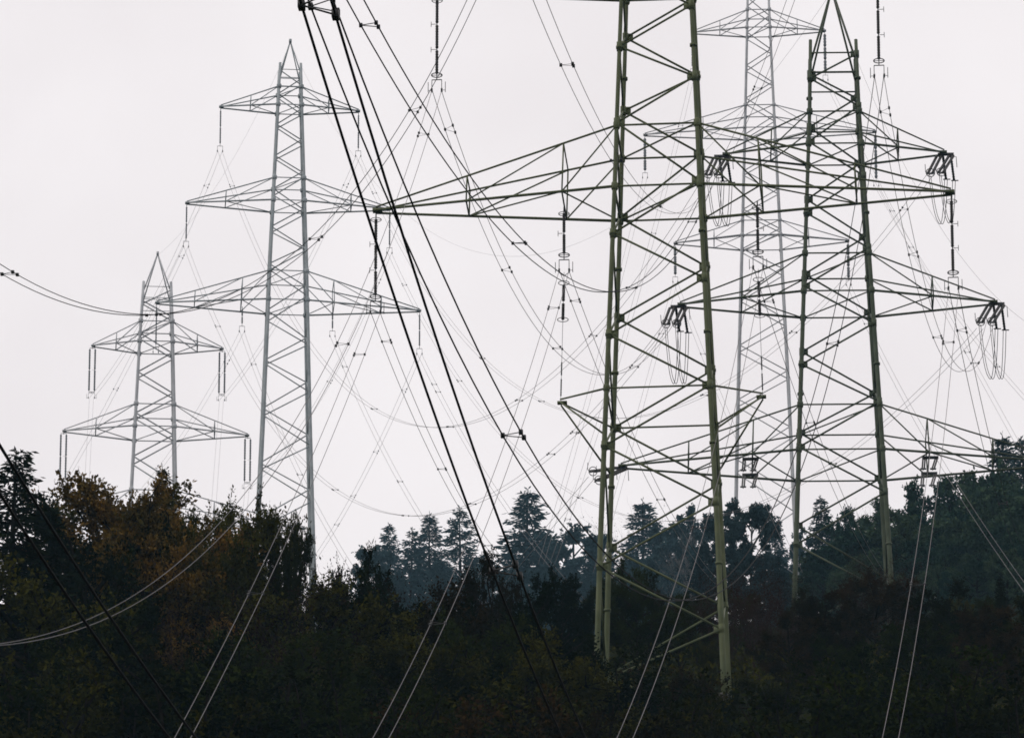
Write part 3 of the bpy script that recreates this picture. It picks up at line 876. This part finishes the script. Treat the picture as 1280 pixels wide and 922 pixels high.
def gen_twig(seed, H, R, nleaf=600):
    rng = np.random.default_rng(seed)
    segs = []; pos = []; dr = []
    def grow(o, d, ln, r, lvl):
        d = unit(d + rng.normal(size=3) * .12); m = o + d * ln * .5
        d2 = unit(d + rng.normal(size=3) * .15 + np.array([0, 0, .12])); e = m + d2 * ln * .5
        segs.append(([tuple(o), tuple(m), tuple(e)], [r, r * .75, r * .5], 4 if lvl < 2 else 3))
        if lvl >= 4:
            pos.append(e[None]); dr.append(rng.normal(size=(1, 3)) + d2); return
        for k in range(3 if lvl < 3 else 2):
            t = rng.uniform(.35, 1.0)
            grow(o + (e - o) * t, unit(d2 + rng.normal(size=3) * .55 + np.array([0, 0, .15])), ln * rng.uniform(.5, .75), r * .55, lvl + 1)
    for i in range(12):
        az = i * 2.4 + rng.uniform(-.4, .4)
        grow(np.array([rng.normal() * .2, rng.normal() * .2, -.5]), np.array([math.cos(az) * R * .5, math.sin(az) * R * .5, H * .8]), H * .48, .05, 0)
    pos = np.concatenate(pos); dr = np.concatenate(dr)
    k = rng.integers(0, len(pos), nleaf)
    return segs, pos[k] + rng.normal(size=(nleaf, 3)) * .22, dr[k], .13 * rng.uniform(.6, 1.4, nleaf), .05 * rng.uniform(.6, 1.4, nleaf), rng

def gen_fir(seed, H, R, nwh=26, nb=7, blade=0.42, sparse=0.0, dens=9, bare=0.06, droop=0.35):
    rng = np.random.default_rng(seed)
    segs = [([(0, 0, -.8), (rng.normal() * .08, rng.normal() * .08, H * .5), (0, 0, H)], [R * .085, R * .05, R * .006], 7)]
    pos = []; dr = []; LL = []
    for w in range(nwh):
        f = bare + (1 - bare) * (w + rng.uniform(-.3, .3)) / nwh
        f = min(max(f, bare), .985)
        z = H * f
        ln0 = R * ((1 - f) ** .75) + .10 * R * (1 - f) + .05 * R
        for b in range(nb):
            if rng.uniform() < sparse: continue
            az = 2 * math.pi * (b + rng.uniform(-.35, .35)) / nb + w * .7
            ln = ln0 * rng.uniform(.6, 1.18)
            dz = -droop * ln * rng.uniform(.6, 1.2) * (1 - f * .9) + .22 * ln * f
            h = np.array([math.cos(az), math.sin(az), 0.])
            o = np.array([0, 0, z])
            e = o + h * ln + np.array([0, 0, dz])
            mid = o + h * ln * .55 + np.array([0, 0, dz * .35 + .05 * ln])
            segs.append(([tuple(o), tuple(mid), tuple(e)], [R * .012, R * .008, R * .003], 3))
            m_ = max(5, int(dens * (ln / R * 3.0 + .6)))
            t = rng.uniform(.12, 1.0, m_)[:, None]
            p = (1 - t) ** 2 * o + 2 * t * (1 - t) * mid + t * t * e
            sd = np.cross(h, [0, 0, 1])
            sgn = rng.choice([-1, 1], m_)[:, None]
            d = h * .75 + sd * sgn * rng.uniform(.1, 1.0, (m_, 1)) + np.array([0, 0, 1]) * rng.uniform(-.55, .18, (m_, 1))
            pos.append(p + rng.normal(size=(m_, 3)) * .03 * R); dr.append(d)
            LL.append(blade * rng.uniform(.55, 1.25, m_) * (0.55 + .6 * (1 - f)))
    # leader
    m_ = 26; t = rng.uniform(.9, 1.0, m_)
    pos.append(np.stack([np.zeros(m_), np.zeros(m_), H * t], 1)); d = rng.normal(size=(m_, 3)) * .7 + np.array([0, 0, .5]); dr.append(d); LL.append(np.full(m_, blade * .5))
    pos = np.concatenate(pos); dr = np.concatenate(dr); LL = np.concatenate(LL)
    return segs, pos, dr, LL, LL * .30, rng

VAR = {}
def variant(kind, i):
    key = (kind, i)
    if key in VAR: return VAR[key]
    bark = M_BARK
    if kind in ('dark', 'olive', 'brown'):
        g = gen_broad(100 + i * 7 + len(kind), 13.0, 4.6, 0.21, 1, 20, 10, 10, 19, base=0.14)
    elif kind == 'orange':
        g = gen_broad(300 + i, 16.0, 4.2, 0.22, 1, 24, 10, 10, 19, base=0.2, upright=.9)
    elif kind == 'shrub_dark' or kind == 'shrub_olive' or kind == 'shrub_brown':
        g = gen_broad(500 + i * 3 + len(kind), 8.5, 4.2, 0.20, 8, 22, 8, 9, 14)
    elif kind == 'twig':
        g = gen_twig(700 + i, 10.0, 3.2, 5200); bark = M_TWIG
    elif kind == 'fir':
        g = gen_fir(800 + i, 14.0, 3.3, 34, 8, .50, .08, 17); H = 14.0
    elif kind == 'far_fir':
        g = gen_fir(900 + i, 15.0, 3.5, 28, 7, .80, .08 + .05 * (i % 3), 17, droop=.24); H = 15.0
    elif kind == 'far_pine':
        g = gen_broad(950 + i, 14.0, 2.9, .36, 1, 19, 8, 9, 14, base=.10); H = 14.0
    elif kind == 'far_leaf':
        g = gen_broad(970 + i, 12.0, 4.0, .40, 1, 18, 7, 8, 12, base=.08); H = 12.0
    elif kind == 'birch':
        g = gen_twig(990 + i, 13.0, 2.2, 500); H = 13.0; bark = M_BIRCH
    segs, pos, dr, L, Wd, rng = g
    lm = {'shrub_dark': 'dark', 'shrub_olive': 'olive', 'shrub_brown': 'brown', 'far_pine': 'far_fir', 'birch': 'brown'}.get(kind, kind)
    # measure real top so that placed heights come out right
    top = float(np.percentile(pos[:, 2], 99.97))
    VAR[key] = (bark_mesh('trunk', segs, bark), leaf_mesh('crown', pos, dr, L, Wd, rng, LEAF[lm]), top)
    return VAR[key]

NAMES = {'dark': 'broadleaf_tree', 'olive': 'broadleaf_tree', 'brown': 'broadleaf_tree', 'orange': 'autumn_tree', 'shrub_dark': 'shrub', 'shrub_olive': 'shrub',
         'shrub_brown': 'shrub', 'twig': 'bare_shrub', 'fir': 'fir_tree', 'far_fir': 'conifer', 'far_pine': 'pine_tree', 'far_leaf': 'woodland_tree', 'birch': 'bare_birch'}
CATS = {'shrub': 'shrub', 'bare_shrub': 'shrub'}
TR = random.Random(5)
PLACED = []
def tree(kind, px, top, Y, wf=1.0, label=None, group=None, i=None):
    """tree whose top shows at pixel (px, top) at distance Y, standing on the ground"""
    p = P(px, top, Y)
    gz = ground(p.x, Y) - 0.4
    if i is None: i = TR.randrange(4)
    wf = wf * TR.uniform(.88, 1.15)
    tm, cm, ht = variant(kind, i)
    h = p.z - gz
    s = h / ht
    nm = NAMES[kind]
    root = empty(nm, (p.x, Y, gz), label, CATS.get(nm, 'tree'), group)
    sx = s * wf if kind not in () else s
    root.scale = (sx, sx * TR.uniform(.9, 1.1), s)
    root.rotation_euler = (TR.uniform(-.03, .03), TR.uniform(-.035, .035), TR.uniform(0, 6.28))
    for n2, me in (('trunk', tm), ('crown', cm)):
        o = bpy.data.objects.new(n2, me); COL.objects.link(o); o.parent = root
    return root

# --- left clump
GF = 'trees and shrubs of the dark foreground belt'
GB = 'hazy trees along the far ridge'
fg = [
 ('fir', 20, 570, 345, 1.0, 'dark ragged fir tree at the far left edge below the black cable'),
 ('fir', 74, 648, 352, 1.0, 'lower dark fir beside the tall ragged one at the left edge'),
 ('orange', 132, 606, 358, 0.95, 'autumn tree with orange brown top left of the far left pylon legs'),
 ('dark', 112, 640, 350, 0.8, 'dark green tree below the orange topped tree at the left'),
 ('orange', 172, 618, 362, 0.85, 'orange autumn tree in front of the far left pylon legs'),
 ('fir', 207, 590, 372, 0.45, 'slim fir top poking up between the far left pylon legs'),
 ('orange', 238, 628, 356, 0.85, 'orange and green autumn tree just right of the slim fir top'),
 ('olive', 290, 612, 354, 0.6, 'leafy green tree left of the tall grey pylon legs'),
 ('olive', 334, 622, 356, 0.30, 'upright leafy tree in front of the tall grey pylon left leg'),
 ('olive', 366, 668, 352, 0.18, 'small leafy tree between the tall grey pylon legs'),
 ('brown', 428, 710, 358, 0.4, 'low reddish leafed tree right of the tall grey pylon legs'),
 ('dark', 1238, 744, 472, 0.8, 'dark tree between the small dark fir and the hazy right hill'),
 ('olive', 1196, 750, 470, 0.8, 'olive tree at the foot of the hazy right hill'),
 ('dark', 780, 705, 440, 0.7, 'dark bushy tree just right of the nearest pylon left legs'),
 ('brown', 835, 740, 435, 0.7, 'brown tree low between the nearest pylon legs'),
 ('dark', 930, 738, 440, 0.7, 'dark tree behind the bare bushes right of the nearest pylon leg'),
 ('dark', 1005, 742, 442, 0.7, 'dark tree behind the bushes at the dark green pylon left foot'),
 ('dark', 870, 735, 445, 0.7, 'dark tree just left of the nearest pylon right leg'),
 ('dark', 462, 690, 362, 0.45, 'slim dark leafed tree left of the hazy conifers'),
 ('olive', 262, 640, 378, 0.7, 'olive tree behind the orange and green autumn tree'),
 ('dark', 308, 660, 380, 0.5, 'dark tree behind the leafy trees left of the tall grey pylon'),
 ('dark', 345, 690, 378, 0.3, 'dark tree hiding the tall grey pylon foot'),
 ('dark', 388, 728, 376, 0.45, 'dark tree under the tall grey pylon right leg'),
 ('orange', 205, 640, 352, 0.9, 'golden autumn tree low in the middle of the left clump'),
 ('twig', 318, 712, 340, 1.25, 'bare reddish twiggy shrub below the green leafy trees at the left'),
 ('twig', 255, 735, 338, 1.15, 'bare twiggy shrub left of the pale cable pair'),
 ('fir', 175, 745, 336, 0.75, 'small black fir standing before the left clump'),
 ('olive', 50, 735, 334, 1.05, 'olive shrubby tree at the left edge under the firs'),
 ('dark', 120, 760, 332, 1.1, 'dark green tree low at the left beneath the sagging cable'),
 ('dark', 215, 805, 330, 1.2, 'dark low tree between two falling cable pairs at the left'),
 ('olive', 400, 762, 345, 1.0, 'olive green tree below the tall grey pylon'),
 ('dark', 350, 790, 334, 1.2, 'dark rounded tree right of the pale cable pair at left'),
 ('dark', 452, 735, 352, 0.95, 'dark green tree at the left of the central belt'),
 ('twig', 500, 726, 356, 0.9, 'bare twiggy bush in front of the leftmost hazy conifers'),
 ('brown', 540, 740, 352, 0.85, 'brownish tree under the hazy conifer pair'),
 ('olive', 520, 800, 338, 1.2, 'olive tree low in the centre left by the pale cables'),
 ('twig', 575, 715, 362, 0.8, 'bare twiggy bush crossed by the thick black cable pair'),
 ('dark', 596, 770, 345, 1.0, 'dark tree below the thick black cable spacer'),
 ('brown', 612, 700, 368, 0.35, 'thin leafy sapling beside the thick black cable spacer'),
 ('dark', 640, 745, 356, 0.85, 'dark tree under the tallest hazy conifer'),
 ('dark', 695, 712, 420, 0.8, 'dark tree directly left of the nearest pylon left legs'),
 ('dark', 728, 735, 425, 0.8, 'dark green tree just behind the nearest pylon left legs'),
 ('olive', 670, 805, 340, 1.1, 'olive tree low in the centre left of the pylon foot'),
 ('dark', 800, 722, 420, 0.8, 'dark tree behind the nearest pylon seen between its legs'),
 ('dark', 850, 748, 425, 0.85, 'dark tree behind the crossed lower braces of the nearest pylon'),
 ('twig', 905, 700, 425, 0.9, 'bare reddish bush directly behind the nearest pylon right leg'),
 ('twig', 945, 682, 430, 1.0, 'tall bare reddish bush right of the nearest pylon right leg'),
 ('twig', 985, 715, 420, 0.9, 'bare reddish bush at the dark green pylon left foot'),
 ('brown', 1030, 748, 410, 0.9, 'brown leafed tree below the dark green pylon braces'),
 ('twig', 1075, 688, 450, 0.9, 'bare dark bush between the dark green pylon feet'),
 ('twig', 1110, 672, 450, 0.9, 'bare dark bush covering the dark green pylon right foot'),
 ('brown', 1098, 715, 440, 1.0, 'brown leafed tree in front of the dark green pylon right foot'),
 ('olive', 1180, 738, 410, 1.0, 'olive tree right of the pale bottom right cable pair'),
 ('fir', 1250, 722, 415, 0.55, 'small dark fir at the right edge before the hazy hill'),
 ('olive', 1282, 748, 405, 1.0, 'olive tree cut by the right picture edge'),
 ('brown', 1225, 765, 395, 1.0, 'brownish tree below the small dark fir at the right'),
 ('dark', 1150, 780, 392, 1.1, 'dark tree crossed by the pale bottom right cables'),
 ('dark', 1060, 800, 385, 1.1, 'dark tree low below the dark green pylon'),
 ('brown', 985, 770, 400, 0.9, 'dim brown tree right of the nearest pylon right foot'),
]
for kd, px, top, Y, wf, lab in fg: tree(kd, px, top, Y, wf, lab, GF)

# --- low shrubs filling the bottom of the frame
low = [
 ('shrub_olive', 20, 830, 300, 'low olive shrub in the bottom left corner'),
 ('shrub_dark', 92, 850, 302, 'low dark shrub crossed by the corner cables'),
 ('shrub_olive', 165, 862, 298, 'low olive shrub left of the bottom left pale cables'),
 ('shrub_dark', 250, 868, 300, 'low dark shrub under the bottom left pale cables'),
 ('shrub_dark', 330, 845, 304, 'low dark shrub between the two pale cable pairs'),
 ('shrub_olive', 405, 850, 302, 'low olive shrub left of the central pale cables'),
 ('shrub_dark', 480, 858, 300, 'low dark shrub under the central pale cables'),
 ('shrub_olive', 560, 850, 304, 'low olive shrub right of the central pale cables'),
 ('shrub_brown', 640, 862, 300, 'low brown shrub left of the thick black cables at the bottom'),
 ('shrub_olive', 705, 830, 352, 'yellowish shrub left of the nearest pylon left foot'),
 ('shrub_dark', 768, 812, 368, 'near black shrub hiding the nearest pylon left foot'),
 ('shrub_brown', 725, 868, 300, 'low brown shrub in the bottom centre'),
 ('shrub_olive', 800, 872, 302, 'low olive shrub beneath the black shrub at the pylon foot'),
 ('shrub_dark', 862, 838, 392, 'dark shrub left of the nearest pylon right foot'),
 ('shrub_brown', 838, 835, 372, 'brownish shrub below the lowest pylon brace'),
 ('shrub_olive', 868, 868, 322, 'olive shrub left of the nearest pylon right foot'),
 ('shrub_olive', 928, 872, 330, 'low olive shrub before the nearest pylon right foot'),
 ('shrub_dark', 911, 862, 388, 'small dark shrub at the very foot of the nearest pylon right leg'),
 ('shrub_olive', 975, 830, 378, 'yellow olive shrub just right of the nearest pylon right foot'),
 ('shrub_olive', 1010, 865, 306, 'low olive shrub right of the pylon foot at the bottom'),
 ('shrub_dark', 1085, 850, 304, 'low dark shrub left of the bottom right pale cables'),
 ('shrub_dark', 1160, 848, 302, 'low dark shrub right of the bottom right pale cables'),
 ('shrub_olive', 1235, 838, 300, 'low olive shrub near the bottom right corner'),
 ('shrub_dark', 1285, 835, 310, 'low dark shrub in the bottom right corner'),
 ('shrub_olive', 885, 800, 415, 'olive shrub behind the nearest pylon right leg'),
 ('shrub_dark', 1110, 825, 372, 'dark shrub in the lower right belt'),
]
for kd, px, top, Y, lab in low: tree(kd, px, top, Y, 1.15 if Y < 380 else 0.9, lab, GF)

# --- hazy ridge trees
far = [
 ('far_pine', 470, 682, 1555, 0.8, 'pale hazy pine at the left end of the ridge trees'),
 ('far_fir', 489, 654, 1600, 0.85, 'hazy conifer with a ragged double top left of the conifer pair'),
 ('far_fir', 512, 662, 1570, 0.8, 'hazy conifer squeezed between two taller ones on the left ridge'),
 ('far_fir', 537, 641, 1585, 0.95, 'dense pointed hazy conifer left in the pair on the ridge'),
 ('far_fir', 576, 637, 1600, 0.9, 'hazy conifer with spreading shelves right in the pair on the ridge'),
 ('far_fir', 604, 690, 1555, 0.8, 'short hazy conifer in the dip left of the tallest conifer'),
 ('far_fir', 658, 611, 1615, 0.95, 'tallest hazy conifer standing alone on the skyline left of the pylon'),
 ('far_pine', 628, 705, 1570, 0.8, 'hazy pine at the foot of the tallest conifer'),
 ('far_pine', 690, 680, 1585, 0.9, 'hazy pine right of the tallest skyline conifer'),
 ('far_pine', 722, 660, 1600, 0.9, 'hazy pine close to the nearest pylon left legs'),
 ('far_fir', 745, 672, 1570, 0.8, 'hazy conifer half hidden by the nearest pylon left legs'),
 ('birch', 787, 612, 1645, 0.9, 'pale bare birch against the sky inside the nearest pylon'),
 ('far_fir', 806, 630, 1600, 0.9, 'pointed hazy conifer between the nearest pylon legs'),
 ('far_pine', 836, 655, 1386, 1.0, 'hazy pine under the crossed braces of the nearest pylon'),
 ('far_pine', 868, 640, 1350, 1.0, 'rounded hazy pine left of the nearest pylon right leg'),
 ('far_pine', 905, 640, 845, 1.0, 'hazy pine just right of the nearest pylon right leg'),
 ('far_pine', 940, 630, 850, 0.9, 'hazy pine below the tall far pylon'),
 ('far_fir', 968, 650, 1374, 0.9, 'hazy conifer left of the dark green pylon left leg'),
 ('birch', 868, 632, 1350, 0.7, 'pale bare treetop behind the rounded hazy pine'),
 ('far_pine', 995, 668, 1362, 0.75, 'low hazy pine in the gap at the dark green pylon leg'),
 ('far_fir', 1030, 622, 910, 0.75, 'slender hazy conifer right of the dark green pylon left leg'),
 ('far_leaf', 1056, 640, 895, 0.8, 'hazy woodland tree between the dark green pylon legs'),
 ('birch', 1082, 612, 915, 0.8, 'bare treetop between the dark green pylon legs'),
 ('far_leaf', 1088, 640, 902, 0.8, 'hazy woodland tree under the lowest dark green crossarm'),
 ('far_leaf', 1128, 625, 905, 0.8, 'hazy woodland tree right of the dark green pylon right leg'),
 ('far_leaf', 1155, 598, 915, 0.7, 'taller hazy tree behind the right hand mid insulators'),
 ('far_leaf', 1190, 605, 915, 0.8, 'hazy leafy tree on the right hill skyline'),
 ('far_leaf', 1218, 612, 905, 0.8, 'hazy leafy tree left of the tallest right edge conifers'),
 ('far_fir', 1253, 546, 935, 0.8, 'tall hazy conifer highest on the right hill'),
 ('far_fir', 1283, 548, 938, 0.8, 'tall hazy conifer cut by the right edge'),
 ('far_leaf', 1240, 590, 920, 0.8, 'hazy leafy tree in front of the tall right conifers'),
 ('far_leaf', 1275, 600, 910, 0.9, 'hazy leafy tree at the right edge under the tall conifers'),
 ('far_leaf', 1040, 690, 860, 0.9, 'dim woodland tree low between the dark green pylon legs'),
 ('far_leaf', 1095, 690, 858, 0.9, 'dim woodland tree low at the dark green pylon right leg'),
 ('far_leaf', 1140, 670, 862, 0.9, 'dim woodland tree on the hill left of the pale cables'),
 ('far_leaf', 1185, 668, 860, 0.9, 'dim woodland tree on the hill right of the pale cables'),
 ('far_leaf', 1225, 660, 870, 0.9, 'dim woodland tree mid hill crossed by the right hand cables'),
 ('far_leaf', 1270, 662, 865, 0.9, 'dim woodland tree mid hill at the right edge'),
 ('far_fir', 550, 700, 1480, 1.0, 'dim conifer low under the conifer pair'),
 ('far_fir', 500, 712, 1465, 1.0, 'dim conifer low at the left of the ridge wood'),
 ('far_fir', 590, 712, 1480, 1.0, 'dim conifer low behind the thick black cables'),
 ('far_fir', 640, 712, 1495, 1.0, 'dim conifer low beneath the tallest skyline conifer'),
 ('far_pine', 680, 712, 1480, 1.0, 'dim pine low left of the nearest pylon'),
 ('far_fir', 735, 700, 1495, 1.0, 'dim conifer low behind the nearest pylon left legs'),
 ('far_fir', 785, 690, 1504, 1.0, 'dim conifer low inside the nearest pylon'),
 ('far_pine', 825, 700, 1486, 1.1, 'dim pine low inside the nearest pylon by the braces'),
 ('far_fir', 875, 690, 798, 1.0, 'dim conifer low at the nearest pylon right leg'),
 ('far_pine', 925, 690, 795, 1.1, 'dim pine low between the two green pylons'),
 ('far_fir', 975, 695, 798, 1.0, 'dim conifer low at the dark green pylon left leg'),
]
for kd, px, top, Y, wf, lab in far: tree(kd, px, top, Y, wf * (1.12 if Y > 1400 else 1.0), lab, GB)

# --- right hill wood, row under row
ORD = ['first', 'second', 'third', 'fourth', 'fifth', 'sixth', 'seventh', 'eighth', 'ninth', 'tenth', 'eleventh', 'twelfth']
OX = [1000, 1040, 1080, 1120, 1150, 1180, 1210, 1240, 1290]
OY = [668, 650, 640, 625, 612, 612, 610, 585, 572]
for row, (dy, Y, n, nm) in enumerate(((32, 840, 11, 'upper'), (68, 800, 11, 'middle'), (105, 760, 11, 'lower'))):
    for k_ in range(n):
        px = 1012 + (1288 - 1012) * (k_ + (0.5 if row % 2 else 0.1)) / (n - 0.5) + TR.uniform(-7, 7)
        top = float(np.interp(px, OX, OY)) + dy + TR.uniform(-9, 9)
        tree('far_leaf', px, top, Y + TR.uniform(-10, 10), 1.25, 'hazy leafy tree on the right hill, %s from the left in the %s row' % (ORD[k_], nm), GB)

# --- undergrowth between the trees, too many to count
def undergrowth():
    rng = np.random.default_rng(77)
    pos = []; dr = []
    for _ in range(2600):
        Y = rng.uniform(285, 440); x = rng.uniform(-34, 34)
        if 340 < Y < 402 and 1 < x < 16: continue
        z = ground(x, Y)
        m_ = 16
        h = rng.uniform(.6, 2.2)
        c = np.array([x, Y, z])
        p = c + rng.normal(size=(m_, 3)) * np.array([.6, .6, .1]) + np.array([0, 0, 1]) * rng.uniform(-.3, h, (m_, 1))
        pos.append(p); dr.append(rng.normal(size=(m_, 3)) * .7 + np.array([0, 0, .4]))
    pos = np.concatenate(pos); dr = np.concatenate(dr)
    sz = rng.uniform(.18, .45, len(pos))
    me = leaf_mesh('undergrowth', pos, dr, sz, sz * .5, rng, LEAF['olive'])
    o = bpy.data.objects.new('undergrowth', me); COL.objects.link(o)
    tag(o, 'dark tangled undergrowth covering the slope between the trees', 'undergrowth', kind='stuff')
undergrowth()

# ------------------------------------------------------------------ haze
def haze():
    mb = MB().box((0, 1250, 356), (3600, 0, 0), (0, 5350, 0), (0, 0, 420))
    m = bpy.data.materials.new('hazy_air'); m.use_nodes = True
    nt = m.node_tree; nt.nodes.clear()
    v = nt.nodes.new('ShaderNodeVolumePrincipled')
    v.inputs['Color'].default_value = (0.45, 0.78, 1.0, 1)
    v.inputs['Density'].default_value = 0.000046
    o_ = nt.nodes.new('ShaderNodeOutputMaterial')
    nt.links.new(v.outputs[0], o_.inputs['Volume'])
    o = mb.build('haze', m, smooth=False)
    tag(o, kind='stuff')
haze()

import os
if os.environ.get('WIRELOG'):
    for w in sorted(WIRELOG, reverse=True): print('WIRE', w)
